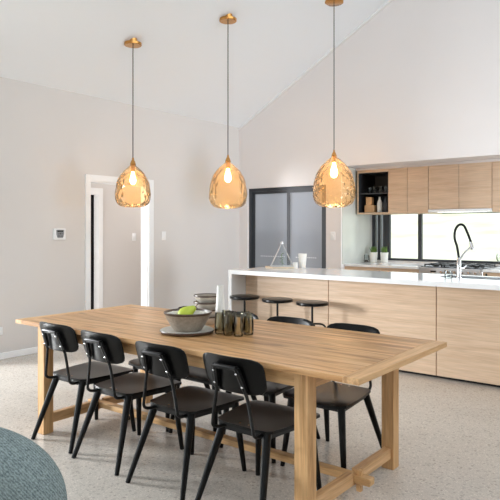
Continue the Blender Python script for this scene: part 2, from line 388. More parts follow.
# glazed sliding door in the gable wall
DYF = GY+.045
b = MB()
fx0, fx1, fz = OX0, OX1, OZ
b.box(fx0, fx0+.05, DYF, DYF+.05, 0, fz); b.box(fx1-.05, fx1, DYF, DYF+.05, 0, fz); b.box(fx0+.05, fx1-.05, DYF, DYF+.05, fz-.05, fz); b.box(fx0+.05, fx1-.05, DYF, DYF+.05, 0, .05)
d3 = struct(b.done('door_3', M['charcoal'], smooth=False))
mx_ = -5.09
for (xa, xb, yy) in ((fx0+.05, mx_+.04, DYF+.028), (mx_-.04, fx1-.05, DYF+.004)):
    sash = MB().box(xa, xa+.05, yy, yy+.02, .05, fz-.05).box(xb-.05, xb, yy, yy+.02, .05, fz-.05).box(xa+.05, xb-.05, yy, yy+.02, fz-.09, fz-.05).box(xa+.05, xb-.05, yy, yy+.02, .05, .12).done('sash', M['charcoal'], d3, smooth=False)
    MB().box(xa+.05, xb-.05, yy+.006, yy+.014, .12, fz-.09).done('pane', M['dimpane'], sash, smooth=False)
    b = MB(); x = xa+.16
    while x < xb-.14:
        b.box(x, x+.022, yy+.003, yy+.0055, .972, .984); x += .034
    b.done('safety_dots', M['white'], sash, smooth=False)
struct(MB().box(WX-2.6, OX1+.24, 8.9, 9.0, 0, 2.6).box(WX-2.6,WX-2.5,8.2,8.9,0,2.6).done('wall_beyond_door', M['grey'], smooth=False))
# dark hook shape at the right pane, not a handle
MB().tube(smooth_path([(-4.60,DYF-.003,1.90),(-4.60,DYF-.02,1.93),(-4.56,DYF-.02,1.95),(-4.53,DYF-.02,1.93)]), .012, 8).done('dark_hook', M['blackmetal'], d3)

# kitchen window across the niche
b = MB(); fy = KY+.02
def bar(xa, xb, za=WB, zb=WT): b.box(xa, xb, fy, fy+.05, za, zb)
bar(KX+.008, -4.10); bar(-4.062, -4.02); bar(-3.975, -3.865); bar(-3.42, -3.365); bar(-1.0, -.95); bar(XR-.05, XR)
b.box(KX+.03, XR-.05, fy+.002, fy+.048, WB, WB+.035); b.box(KX+.03, XR-.05, fy+.002, fy+.048, WT-.03, WT)
w1 = struct(b.done('window_1', M['charcoal'], smooth=False))
MB().box(KX+.01, XR-.01, fy+.022, fy+.028, WB, WT).done('pane', M['pane'], w1, smooth=False)

# land outside the kitchen window: level yard, then a slope
b = MB()
def land(u, v):
    x = -60+90*u; y = KY+.3+70*v**1.5
    z = -.25+max(0, y-14)*.115+.25*math.sin(x*.3)*min(1, max(0, y-12)/15)
    return (x, y, z)
b.grid(land, 40, 40)
o = b.done('lawn', M['lawn']); o['kind'] = 'structure'

# ------------------------------------------------------------------ wall fittings
def switch(loc, face, label, group=None):
    # face: 'x' plate facing +X, 'y' plate facing -Y
    tt = thing('light_switch', label, 'light switch', loc)
    if face == 'x':
        MB().box(0, .009, -.038, .038, -.06, .06, .003).done('plate', M['white'], tt)
        MB().box(.009, .014, -.014, .014, -.02, .02, .002).done('rocker', M['white'], tt)
    else:
        MB().box(-.038, .038, -.009, 0, -.06, .06, .003).done('plate', M['white'], tt)
        MB().box(-.014, .014, -.014, -.009, -.02, .02, .002).done('rocker', M['white'], tt)
    return tt
switch((WX, 5.72, 1.31), 'x', 'white light switch on the left wall just right of the doorway')
switch((HX, 6.10, 1.28), 'x', 'white light switch seen through the doorway on the hall wall')
switch((-4.293, GY, 1.305), 'y', 'white light switch on the white pier between glass door and kitchen')
kp = thing('alarm_keypad', 'white alarm keypad with grey face and black screen on the left wall', 'alarm keypad', (WX, 4.043, 1.345))
MB().box(-.004, .028, -.078, .078, -.066, .066, .006, 3).done('housing', M['white'], kp)
b = MB(); poly = [(-.052,.05),(.052,.05),(.052,.0),(.036,-.044),(-.036,-.044),(-.052,.0)]
vs0 = [b.bm.verts.new((.028, y, z)) for y, z in poly]; vs1 = [b.bm.verts.new((.031, y, z)) for y, z in poly]
b.bm.faces.new(vs1); b.bm.faces.new(vs0[::-1])
for i in range(6): b.bm.faces.new((vs0[i], vs0[(i+1) % 6], vs1[(i+1) % 6], vs1[i]))
fp = b.done('face_plate', M['grey'], kp, smooth=False)
MB().box(.031, .033, -.04, .04, .022, .043).done('screen', M['screen'], kp, smooth=False)
b = MB()
for i in range(3):
    for j in range(4): b.box(.031, .033, -.034+j*.02, -.022+j*.02, -.034+i*.017, -.024+i*.017)
b.box(.033, .0335, -.008, .008, -.002, .012)
b.done('buttons', M['charcoal'], kp, smooth=False)
po = thing('power_outlet', 'white power outlet low on the left wall left of the table', 'power outlet', (WX, 3.30, .308))
MB().box(0, .01, -.058, .047, -.042, .042, .003).done('plate', M['white'], po)
MB().box(.01, .013, -.034, -.018, -.02, .02).done('rocker', M['white'], po)
MB().box(.01, .013, .01, .026, -.02, .02).done('rocker', M['white'], po)

# ------------------------------------------------------------------ dining table
TX0, TX1, TY0, TY1, TH = -3.887, -1.184, 2.254, 3.307, .7634
TCX, TCY = (TX0+TX1)/2, (TY0+TY1)/2
hx, hy = (TX1-TX0)/2, (TY1-TY0)/2
tb = thing('dining_table', 'long honey oak trestle dining table with chairs along both sides', 'table', (TCX, TCY, 0))
tz0 = TH-.028
top = MB().box(-hx+.0808, hx-.0808, -hy, hy, tz0, TH, .002, 1).done('tabletop', M['table'], tb)
for s in (-1, 1):
    xa, xb = (hx-.0805, hx) if s > 0 else (-hx, -hx+.0805)
    MB().box(xa, xb, -hy-.0006, hy+.0006, tz0-.0006, TH, .0015, 1).done('end_board', M['table_y'], tb)
LXS = {1: hx-.275, -1: hx-.231}; LY = hy-.0293      # outer corner of legs
for sx in (-1, 1):
    for sy in (-1, 1):
        xa, xb = sorted((sx*LXS[sx], sx*(LXS[sx]-.076))); ya, yb = sorted((sy*LY, sy*(LY-.076)))
        MB().box(xa, xb, ya, yb, 0, tz0-.001, .003, 1).done('leg', M['table_z'], tb)
for sy in (-1, 1):
    ya, yb = sorted((sy*(LY-.014), sy*(LY-.04)))
    MB().box(-LXS[-1]+.076, LXS[1]-.076, ya, yb, .664, tz0-.001, .002, 1).done('apron', M['table_x'], tb)
RZ0, RZ1 = .062, .128
for sx in (-1, 1):
    xm = sx*(LXS[sx]-.038)
    MB().box(xm-.022, xm+.022, -LY+.076, LY-.076, .655, tz0-.001, .002, 1).done('cross_rail', M['table_y'], tb)
    r = MB()
    r.box(xm-.022, xm+.022, -LY+.076, -.029, RZ0, RZ1, .003, 1); r.box(xm-.022, xm+.022, .029, LY-.076, RZ0, RZ1, .003, 1)
    r.box(xm-.02, xm+.02, -.029, .029, RZ0, RZ0+.012)
    r.done('foot_rail', M['table_y'], tb)
MB().box(-LXS[-1]-.075, LXS[1]+.075, -.028, .028, RZ0+.014, RZ1-.014, .003, 1).done('stretcher', M['table_x'], tb)
for sx in (-1, 1):
    xm = sx*(LXS[sx]+.002)
    MB().hexa([(xm-.012,-.012,.03),(xm+.012,-.012,.03),(xm+.012,.012,.03),(xm-.012,.012,.03),
               (xm-.018,-.012,.14),(xm+.018,-.012,.14),(xm+.018,.012,.14),(xm-.018,.012,.14)]).done('wedge', M['table_z'], tb, smooth=False)

# ------------------------------------------------------------------ chairs
def make_chair(label, group):
    t = thing('dining_chair', label, 'chair', (0,0,0), 0, group)
    SZ = .432
    # seat: local -Y is the rear of the chair
    half = [(0,-.150),(.10,-.150),(.150,-.143),(.176,-.118),(.190,-.05),(.212,.10),(.220,.20),(.214,.25),(.188,.277),(.10,.286),(0,.287)]
    poly = half + [(-x, y) for x, y in half[-2:0:-1]]
    n = 14; b = MB()
    zf = lambda x, y: SZ - .010*math.cos(min(1, abs(x)/.22)*PI/2)*math.cos((y-.05)/.24*PI/2) - (.012*max(0, (y-.2)/.09)**2)
    rings = []
    for k, sc_ in enumerate((.001, .25, .5, .75, .93, 1.0)):
        rings.append([b.bm.verts.new((x*sc_, .07+(y-.07)*sc_, zf(x*sc_, .07+(y-.07)*sc_))) for x, y in poly])
    low = []
    for sc_ in (1.0, .93, .5, .001):
        low.append([b.bm.verts.new((x*sc_, .07+(y-.07)*sc_, zf(x*sc_, .07+(y-.07)*sc_)-.014)) for x, y in poly])
    seq = rings+low; N = len(poly)
    for A, B in zip(seq, seq[1:]):
        for k in range(N): b.bm.faces.new((A[k], A[(k+1) % N], B[(k+1) % N], B[k]))
    b.bm.faces.new(rings[0][::-1]); b.bm.faces.new(low[-1])
    seat = b.done('seat', M['black'], t)
    # backrest: curved rounded panel, leaning back
    hw = .194; zt, zb = .793, .608
    def pt(u, v, off):
        # u,v in -1..1 squircle mapping
        w = hw*u; z = (zt+zb)/2+(zt-zb)/2*v
        wid = 1-.035*(1-v)/2
        y = -.252+.052*(zt-z)/(zt-zb)+.034*u*u
        return (w*wid, y-off, z)
    def sq(i, j):
        # rounded-rectangle disc parametrisation
        a = 2*PI*i; r = j
        c, s_ = math.cos(a), math.sin(a)
        k = (abs(c)**5+abs(s_)**5)**(-1/5)
        return c*k*r, s_*k*r
    b = MB(); NA = 40; fr = []; bk = []
    for j in (.02, .3, .6, .85, .97, 1.0):
        fr.append([b.bm.verts.new(pt(*sq(i/NA, j), 0 if j < 1 else .003)) for i in range(NA)])
    for j in (1.0, .97, .85, .6, .3, .02):
        bk.append([b.bm.verts.new(pt(*sq(i/NA, j), .013 if j < 1 else .010)) for i in range(NA)])
    seq = fr+bk
    for A, B in zip(seq, seq[1:]):
        for k in range(NA): b.bm.faces.new((A[k], A[(k+1) % NA], B[(k+1) % NA], B[k]))
    b.bm.faces.new(fr[0][::-1]); b.bm.faces.new(bk[-1])
    b.done('backrest', M['black'], t)
    # rear bracket: one bent inverted U of tube
    side = [(.095,-.03,.405),(.118,-.12,.405),(.128,-.180,.408),(.129,-.208,.425),(.126,-.212,.455),(.112,-.215,.53),(.098,-.219,.595),(.090,-.226,.625),(.068,-.268,.735),(.060,-.273,.745)]
    pth = smooth_path([(x, y, z) for x, y, z in side] + [(0,-.275,.747)] + [(-x, y, z) for x, y, z in side[::-1]], 4)
    bfm = MB().tube(pth, .0088, 10)
    # flattened straps where the panel is fixed
    for s in (-1, 1):
        bfm.hexa([(s*.104,-.217,.63),(s*.076,-.217,.63),(s*.076,-.234,.63),(s*.104,-.234,.63),
                  (s*.082,-.256,.745),(s*.054,-.256,.745),(s*.054,-.275,.745),(s*.082,-.275,.745)])
    bfm.hexa([(-.075,-.256,.73),(.075,-.256,.73),(.075,-.272,.73),(-.075,-.272,.73),(-.075,-.258,.752),(.075,-.258,.752),(.075,-.277,.752),(-.075,-.277,.752)])
    fr_ = bfm.done('back_frame', M['blackmetal'], t)
    for s in (-1, 1):
        for (x, y, z) in ((s*.071,-.2715,.718), (s*.086,-.2445,.652)):
            MB().lathe([(0,.006),(.004,.005),(.0062,0),(0,0)], (0,0,0), 10).done('bolt', M['chrome'], fr_)
            o = bpy.data.objects[-1] if False else fr_.children[-1]
            o.location = (x, y, z); o.rotation_euler = (PI/2-.35, 0, 0)
        MB().lathe([(0,.002),(.004,.0015),(.006,0),(0,0)], (s*.028, -.118, SZ-.0015), 10).done('rivet', M['chrome'], seat)
    # seat frame rails under the seat
    z0, z1 = .384, .412
    b = MB()
    for s in (-1, 1):
        b.hexa([(s*.125,-.12,z0),(s*.150,-.12,z0),(s*.185,.235,z0-.003),(s*.160,.235,z0-.003),(s*.125,-.12,z1),(s*.150,-.12,z1),(s*.185,.235,z1),(s*.160,.235,z1)])
    b.box(-.14, .14, -.128, -.106, z0, z1); b.box(-.172, .172, .218, .24, z0-.003, z1-.004)
    b.done('seat_frame', M['blackmetal'], t)
    for s in (-1, 1):
        MB().tube([(s*.140,-.118,.412),(s*.142,-.123,.39),(s*.207,-.258,0)], [.0225,.0225,.0135], 14).done('leg', M['black'], t)
        MB().tube([(s*.166,.222,.410),(s*.168,.224,.39),(s*.207,.262,0)], [.0225,.0225,.0135], 14).done('leg', M['black'], t)
    return t
gN = 'black chairs along the near side of the table'
gF = 'black chairs along the far side of the table'
ch = make_chair('black bentwood dining chair nearest the table\'s far left leg, near side, left end', gN)
FY, BY = 2.40, 3.125
ch.location = (-3.366, FY+.055, 0); ch.rotation_euler = (0,0,.01)
dup(ch, (-2.872, FY+.025, 0), -.01, 'black dining chair second from the left on the near side of the table', gN)
dup(ch, (-2.342, FY+.003, 0), .015, 'black dining chair on the near side in front of the grey bowl, second from right', gN)
dup(ch, (-1.836, FY+.008, 0), 0, 'black dining chair at the right end of the near side, beside the nearest table leg', gN)
dup(ch, (-1.80, BY, 0), PI, 'black dining chair at right end of the far side, its curved back above the tabletop', gF)
dup(ch, (-2.282, BY, 0), PI+.01, 'far side black dining chair second from right, its back rising in front of the stools', gF)
dup(ch, (-2.732, BY-.012, 0), PI, 'far side black dining chair mostly hidden behind the smoked glasses', gF)
dup(ch, (-3.178, BY-.008, 0), PI, 'far side black dining chair at left end, seat glimpsed under the tabletop', gF)

# ------------------------------------------------------------------ things on the table
tz = TH
pc = (-2.548, 2.615)
pl = MB()
wob = lambda a, r, z: r*(1+.02*math.sin(3*a+1)+.012*math.sin(5*a))
pl.lathe([(0,.014),(.10,.014),(.14,.019),(.158,.024),(.163,.0235),(.1615,.020)], (0,0,0), 48, wob)
plt = thing('plate', 'pale grey stoneware plate with dark edge under the bowl on the table', 'plate', (pc[0], pc[1], tz))
pl.done('plate_face', M['plate'], plt)
MB().lathe([(.1612,.0205),(.1645,.0225),(.1655,.017),(.158,.006),(.13,0),(0,0)], (0,0,0), 48, wob).done('plate_underside', M['rim'], plt)
bw = thing('serving_bowl', 'wide grey-brown stoneware bowl with dark rim on the plate', 'bowl', (pc[0]-.005, pc[1]+.01, tz+.0145))
wob2 = lambda a, r, z: r*(1+.018*math.sin(3*a+.5)*(z/.11))
MB().lathe([(0,0),(.082,0),(.088,.006),(.105,.03),(.128,.068),(.145,.107)], (0,0,0), 48, wob2).done('bowl_body', M['speckle'], bw)
MB().lathe([(.1435,.101),(.1495,.112),(.147,.1165),(.140,.113),(.137,.104)], (0,0,0), 48, wob2).done('rim', M['rim'], bw)
MB().lathe([(.139,.108),(.122,.07),(.10,.035),(.08,.014),(0,.010)], (0,0,0), 48, wob2).done('bowl_inside', M['glazewhite'], bw)
pr = thing('pear', 'lime green pear lying in the stoneware bowl', 'pear', (pc[0]-.0, pc[1]+.0, tz+.113))
b = MB()
prof = [(0,-.062),(.02,-.06),(.037,-.045),(.043,-.022),(.040,.0),(.031,.022),(.022,.04),(.017,.052),(.009,.060),(0,.061)]
b.lathe(prof, (0,0,0), 24)
bmesh.ops.transform(b.bm, matrix=Matrix.Rotation(math.radians(56), 4, 'Y') @ Matrix.Rotation(.0, 4, 'Z'), verts=b.bm.verts)
bmesh.ops.transform(b.bm, matrix=Matrix.Rotation(.67, 4, 'Z') @ Matrix.Translation((0,0,.012)), verts=b.bm.verts)
b.done('fruit', M['pear'], pr)
v = Matrix.Rotation(.67, 4, 'Z') @ (Matrix.Translation((0,0,.012)) @ (Matrix.Rotation(math.radians(56), 4, 'Y') @ Vector((0,0,.06))))
v2 = v + Vector((.012,.012,.02))
MB().tube([v, (v+v2)/2+Vector((.002,0,.0)), v2], .0022, 6).done('stem', M['soil'], pr)
for i, (dx, dy) in enumerate(((-.072,-.052), (.066,.058))):
    g = MB(); g.lathe([(0,-.028),(.02,-.024),(.03,-.008),(.03,.008),(.02,.022),(.008,.03),(0,.031)], (0,0,0), 20, lambda a, r, z: r*(1+.06*math.cos(6*a)))
    o = g.done('garlic_bulb', M['glazewhite']); o.location = (pc[0]-.005+dx, pc[1]+.01+dy, tz+.101)
    tag(o, 'pale lump in the stoneware bowl %s of the green pear' % ('left', 'right')[i], 'garlic', 'pale garlic bulbs in the bowl')
# stack of bowls behind
stk = (-2.665, 2.925)
lab = ['striped stoneware bowl at the bottom of the stack behind the large bowl', 'second striped stoneware bowl up in the stack on the table',
       'third striped stoneware bowl up in the stack on the table', 'topmost striped stoneware bowl of the stack behind the large bowl']
first = None
for i in range(4):
    loc = (stk[0]+.003*math.sin(i*2), stk[1], tz+i*.0455)
    if first is None:
        first = thing('stoneware_bowl', lab[0], 'bowl', loc, 0, 'stacked striped bowls')
        MB().lathe([(0,0),(.040,0),(.044,.004),(.064,.022),(.079,.040),(.087,.055)], (0,0,0), 36).done('bowl_body', M['glazewhite'], first)
        MB().lathe([(.0868,.052),(.0905,.057),(.0893,.063),(.084,.062),(.082,.054)], (0,0,0), 36).done('rim', M['rim'], first)
        MB().lathe([(.083,.059),(.072,.038),(.055,.0225),(.03,.0195),(0,.0195)], (0,0,0), 36).done('bowl_inside', M['speckle'], first)
    else: dup(first, loc, .3*i, lab[i])
# tapered white bottle vase
vs = MB().lathe([(0,0),(.034,0),(.037,.006),(.034,.06),(.029,.14),(.024,.21),(.0205,.27),(.0215,.278),(.0185,.279),(.017,.27),(.017,.20),(0,.19)], (0,0,0), 32).done('vase', M['porcelain'])
vs.location = (-2.475, 2.84, tz); tag(vs, 'tall tapered white vase standing behind the smoked glasses on the table', 'vase')
# smoked tumblers
gl = [((-2.361,2.704), 'smoked glass tumbler at the left end of the front row, before the white vase'),
      ((-2.292,2.702), 'smoked glass tumbler second from left in the front row of the cluster'),
      ((-2.223,2.714), 'smoked glass tumbler nearest the viewer in the cluster, third in the front row'),
      ((-2.206,2.791), 'smoked glass tumbler at the right end of the cluster'),
      ((-2.395,2.805), 'smoked glass tumbler in the back row close against the white vase'),
      ((-2.332,2.782), 'smoked glass tumbler in the middle of the back row of the cluster'),
      ((-2.268,2.835), 'smoked glass tumbler at the right of the back row of the cluster')]
g0 = None
for (x, y), lb in gl:
    if g0 is None:
        b = MB()
        flute = lambda a, r, z: r*(1+.022*math.cos(10*a))
        b.lathe([(0,.0),(.023,0),(.028,.006),(.031,.03),(.031,.07),(.0285,.10),(.028,.129),(.027,.1305),(.0255,.129),(.026,.10),(.028,.07),(.028,.03),(.023,.016),(0,.014)], (0,0,0), 40, flute)
        g0 = b.done('tumbler', M['smoke']); g0.location = (x, y, tz); tag(g0, lb, 'drinking glass', 'smoked glass tumblers on the table')
    else:
        o = g0.copy(); C.objects.link(o); o.location = (x, y, tz); o.rotation_euler = (0,0,x*40); o['label'] = lb

# ------------------------------------------------------------------ kitchen island
IX0, IX1, IY0, IYP, IY1, IZ = -4.377, .9, 5.164, 5.419, 6.06, .935
ic = thing('island_cabinet', 'pale oak kitchen island cabinet under the white stone worktop', 'kitchen island', (IX0, IYP, 0))
def loc_box(b, x0, x1, y0, y1, z0, z1, o, bev=0):
    L_ = o.location; return b.box(x0-L_[0], x1-L_[0], y0-L_[1], y1-L_[1], z0-L_[2], z1-L_[2], bev, 1)
b = MB()
for (xa, xb, zt_) in ((IX0+.05, -2.2, IZ-.047), (-2.2, -1.34, .70), (-1.34, IX1, IZ-.047)): loc_box(b, xa, xb, IYP+.02, IY1-.02, .03, zt_, ic)
b.done('carcass', M['oak'], ic, smooth=False)
xs = [IX0+.048, -3.206, -2.041, -.88, IX1]
for xa, xb in zip(xs, xs[1:]):
    loc_box(MB(), xa+.004, xb-.004, IYP, IYP+.019, .03, IZ-.047, ic, .001).done('back_panel', M['oak'], ic)
loc_box(MB(), IX0+.05, IX1, IYP+.05, IY1-.08, 0, .03, ic).done('kickboard', M['blackmetal'], ic, smooth=False)
it = thing('island_worktop', 'white stone island worktop with waterfall end at the left', 'worktop', (IX0, IY0, 0))
SX0, SX1, SY0, SY1 = -2.12, -1.42, 5.66, 5.98
b = MB()
for (xa, xb, ya, yb) in ((IX0, SX0, IY0, IY1), (SX1, IX1, IY0, IY1), (SX0, SX1, IY0, SY0), (SX0, SX1, SY1, IY1)):
    loc_box(b, xa, xb, ya, yb, IZ-.046, IZ, it)
b.done('slab', M['stone'], it, smooth=False)
loc_box(MB(), IX0, IX0+.046, IY0, IY1, 0, IZ-.046, it).done('waterfall_panel', M['stone'], it, smooth=False)
sk = thing('sink', 'stainless sink basin set in the island worktop behind the tap', 'sink', (SX0, SY0, IZ))
b = MB(); w_ = SX1-SX0; d_ = SY1-SY0
b.box(0, w_, 0, .004, -.2, -.002); b.box(0, w_, d_-.004, d_, -.2, -.002); b.box(0, .004, .004, d_-.004, -.2, -.002); b.box(w_-.004, w_, .004, d_-.004, -.2, -.002); b.box(0, w_, 0, d_, -.204, -.2)
b.done('basin', M['steel'], sk, smooth=False)
MB().lathe([(.03,-.199),(.028,-.197),(0,-.197)], (w_/2, d_/2, 0), 20).done('drain', M['chrome'], sk)
tp = thing('kitchen_tap', 'chrome kitchen tap with black sprung hose arching over the island sink', 'tap', (-1.873, 5.549, IZ))
MB().lathe([(0,0),(.028,0),(.028,.012),(.021,.018),(.020,.19),(.016,.20),(0,.20)], (0,0,0), 24).done('body', M['chrome'], tp)
hd = Vector((.085,.085))
hose = smooth_path([(0,0,.19),(-.015,-.006,.30),(-.035,-.015,.38),(-.030,-.012,.46),(.0,.005,.507),(.035,.03,.50),(.06,.06,.43),(.085,.08,.345)], 6)
MB().tube(hose, .0115, 10).done('hose', M['blackmetal'], tp)
MB().tube([(.083,.078,.35),(.088,.083,.325),(.097,.09,.275)], [.012,.016,.019], 14).done('spray_head', M['chrome'], tp)
MB().tube(smooth_path([(0,0,.165),(.02,.015,.21),(.05,.045,.26),(.085,.08,.30)], 5), .009, 10).done('holder_arm', M['chrome'], tp)
MB().tube([(.018,-.0,.10),(.05,-.01,.105),(.075,-.02,.13)], [.009,.007,.006], 10).done('lever', M['chrome'], tp)
jg = thing('glass_mug', 'small clear glass mug on the island beside the tap base', 'mug', (-1.99, 5.60, IZ))
MB().lathe([(0,0),(.034,0),(.036,.005),(.036,.075),(.034,.075),(.034,.008),(0,.007)], (0,0,0), 24).done('cup', M['clear'], jg)
MB().tube(smooth_path([(-.034,0,.06),(-.06,0,.058),(-.06,0,.022),(-.034,0,.018)], 5), .005, 8).done('handle', M['clear'], jg)

# decor at the left of the island worktop
tr = thing('serving_board', 'pale wooden board on the left of the island holding the glass pyramid', 'board', (-4.10, 5.82, IZ))
MB().box(-.19, .15, -.10, .10, 0, .018, .005, 2).done('board', M['trayw'], tr)
tr.rotation_euler = (0,0,.67)
py = thing('terrarium', 'glass pyramid terrarium with a green sprig on the island board', 'terrarium', (-4.095, 5.83, IZ+.0185), .67)
A = Vector((0,0,.285)); q = [Vector((s*.135, t_*.085, 0)) for s, t_ in ((-1,-1),(1,-1),(1,1),(-1,1))]
b = MB()
for p_ in q: b.tube([p_+Vector((0,0,.004)), A], .0045, 8)
for i in range(4): b.tube([q[i]+Vector((0,0,.0045)), q[(i+1) % 4]+Vector((0,0,.0045))], .0045, 8)
b.lathe([(0,.266),(.02,.27),(.022,.287),(.014,.302),(0,.306)], (0,0,0), 16)
b.done('frame', M['steel'], py)
b = MB()
for i in range(4):
    a_, c_ = q[i]*.98+Vector((0,0,.005)), q[(i+1) % 4]*.98+Vector((0,0,.005))
    b.bm.faces.new([b.bm.verts.new(p_) for p_ in (a_, c_, A*.97)])
b.done('panes', M['clear'], py, smooth=False)
b = MB()
b.tube(smooth_path([(0,0,0),(.006,.004,.06),(-.004,0,.12),(.004,.0,.16)], 4), .002, 6)
for i in range(9):
    z = .03+i*.015; a_ = i*2.4; r_ = .030
    c_, s_ = math.cos(a_), math.sin(a_)
    p0 = Vector((0,0,z)); p1 = Vector((c_*r_*.5-s_*.009, s_*r_*.5+c_*.009, z+.012)); p2 = Vector((c_*r_, s_*r_, z+.006)); p3 = Vector((c_*r_*.5+s_*.009, s_*r_*.5-c_*.009, z+.012))
    vs_ = [b.bm.verts.new(x) for x in (p0, p1, p2, p3)]; lo = [b.bm.verts.new(x-Vector((0,0,.0015))) for x in (p0, p1, p2, p3)]
    b.bm.faces.new(vs_); b.bm.faces.new(lo[::-1])
    for k in range(4): b.bm.faces.new((vs_[k], vs_[(k+1) % 4], lo[(k+1) % 4], lo[k]))
b.done('sprig', M['leaf'], py, smooth=False)
o = MB().lathe([(0,0),(.032,0),(.037,.006),(.046,.09),(.052,.165),(.054,.172),(.050,.172),(.043,.09),(.034,.012),(0,.01)], (0,0,0), 32).done('vase', M['porcelain'])
o.location = (-3.90, 5.985, IZ); tag(o, 'white flared ceramic vase on the island right of the pyramid', 'vase')
o = MB().lathe([(0,0),(.027,0),(.029,.004),(.029,.07),(.026,.07),(.026,.05),(0,.05)], (0,0,0), 28).done('candle_cup', M['porcelain'])
o.location = (-3.93, 5.875, IZ); tag(o, 'small white candle cup on the island between pyramid and vase', 'candle')

# ------------------------------------------------------------------ stools
def make_stool(loc, label):
    t = thing('bar_stool', label, 'stool', loc, 0, 'black bar stools at the island')
    MB().lathe([(0,.620),(.152,.620),(.165,.626),(.168,.642),(.164,.652),(.15,.655),(0,.655)], (0,0,0), 40).done('seat', M['black'], t)
    MB().tube([(0,0,.624),(0,0,.40)], .0115, 12).lathe([(0,.612),(.05,.612),(.05,.622),(0,.622)], (0,0,0), 20).done('post', M['blackmetal'], t)
    for k in range(4):
        a = PI/4+k*PI/2; c, s = math.cos(a), math.sin(a)
        MB().tube(smooth_path([(c*r, s*r, z) for r, z in ((.0,.425),(.05,.425),(.10,.42),(.135,.395),(.15,.34),(.168,.18),(.185,0))], 4), .0095, 10).done('leg', M['blackmetal'], t)
    b = MB(); b.tube([(.162*math.cos(2*PI*i/32), .162*math.sin(2*PI*i/32), .22) for i in range(32)], .007, 8, True)
    b.done('foot_ring', M['blackmetal'], t)
    return t
st = make_stool((-4.144, 5.17, 0), 'black round bar stool nearest the white waterfall end of the island')
dup(st, (-3.690, 5.17, 0), 0, 'black round bar stool in the middle of the three at the island')
dup(st, (-3.250, 5.17, 0), 0, 'black round bar stool rightmost of the three, beside the panel seam')

# ------------------------------------------------------------------ back run of the kitchen
CZ = .907; CYF = 7.46
RX0, RX1 = -3.05, -2.23
def base_cab(x0, x1, n, label, top_label):
    o = thing('base_cabinet', label, 'cabinet', (x0, CYF, 0))
    loc_box(MB(), x0, x1, CYF+.04, KY-.01, .1, CZ-.035, o).done('carcass', M['oak'], o, smooth=False)
    loc_box(MB(), x0, x1, CYF+.1, KY-.02, 0, .1, o).done('kickboard', M['blackmetal'], o, smooth=False)
    w = (x1-x0)/n
    for i in range(n):
        for (za, zb) in ((.11,.40), (.405,.66), (.665,CZ-.037)):
            dr = loc_box(MB(), x0+i*w+.002, x0+(i+1)*w-.002, CYF+.02, CYF+.039, za, zb, o, .001).done('drawer', M['oak'], o)
            if x0 > -3: loc_box(MB(), x0+i*w+.03, x0+i*w+.05, CYF+.012, CYF+.02, zb-.05, zb-.012, o).done('pull', M['blackmetal'], dr, smooth=False)
    k = loc_box(MB(), x0, x1, CYF, KY, CZ-.033, CZ, o, .002); wt = k.done('worktop', M['stone'])
    wt.location = o.location; tag(wt, top_label, 'worktop')
base_cab(KX+.01, RX0, 2, 'oak base cabinet left of the steel range, below the kitchen window', 'white worktop left of the range holding the potted plants')
base_cab(RX1, XR-.1, 6, 'oak base cabinet right of the steel range, below the kitchen window', 'white worktop right of the range below the window')
rg = thing('range_cooker', 'stainless range cooker with black gas hob and knobs below the window', 'cooker', (RX0+.003, CYF, 0))
W_ = RX1-RX0-.006
MB().box(0, W_, .01, KY-CYF-.01, .08, CZ-.002, .003, 1).done('body', M['steel'], rg)
MB().box(.02, W_-.02, -.004, .0095, .82, .897).done('control_panel', M['steel'], rg, smooth=False)
MB().box(.03, W_-.03, -.003, .009, .2, .78, .003, 1).done('oven_door', M['screen'], rg)
MB().tube([(.06,-.035,.73),(W_-.06,-.035,.73)], .01, 10).box(.07, .085, -.03, -.003, .725, .735).box(W_-.085, W_-.07, -.03, -.003, .725, .735).done('oven_handle', M['steel'], rg)
MB().box(.16, .235, -.0065, -.004, .846, .866).done('clock_display', M['screen'], rg, smooth=False)
for i in range(6):
    o = MB().lathe([(0,.028),(.016,.027),(.019,0),(0,0)], (0,0,0), 16).done('knob', M['chrome'], rg)
    o.location = (.31+i*.085, -.004, .858); o.rotation_euler = (PI/2,0,0)
MB().box(.01, W_-.01, .05, KY-CYF-.06, CZ-.002, CZ+.006).done('hob', M['screen'], rg, smooth=False)
b = MB()
for i in range(3):
    xa = .03+i*.262; xb = xa+.24
    for y_ in (.12,.36,.62): b.box(xa, xb, y_, y_+.014, CZ+.022, CZ+.036)
    for x_ in (xa, xb-.014, (xa+xb)/2-.007): b.box(x_, x_+.014, .12, .634, CZ+.018, CZ+.034)
    for x_ in (xa, xb-.014):
        for y_ in (.12, .62): b.box(x_, x_+.014, y_, y_+.014, CZ+.006, CZ+.02)
b.done('trivets', M['blackmetal'], rg, smooth=False)
for i, (x_, y_) in enumerate(((.15,.24),(.15,.49),(.41,.37),(.67,.24),(.67,.49))):
    MB().lathe([(0,CZ+.02),(.035,CZ+.018),(.04,CZ+.006),(0,CZ+.006)], (x_, y_, 0), 20).done('burner', M['blackmetal'], rg)

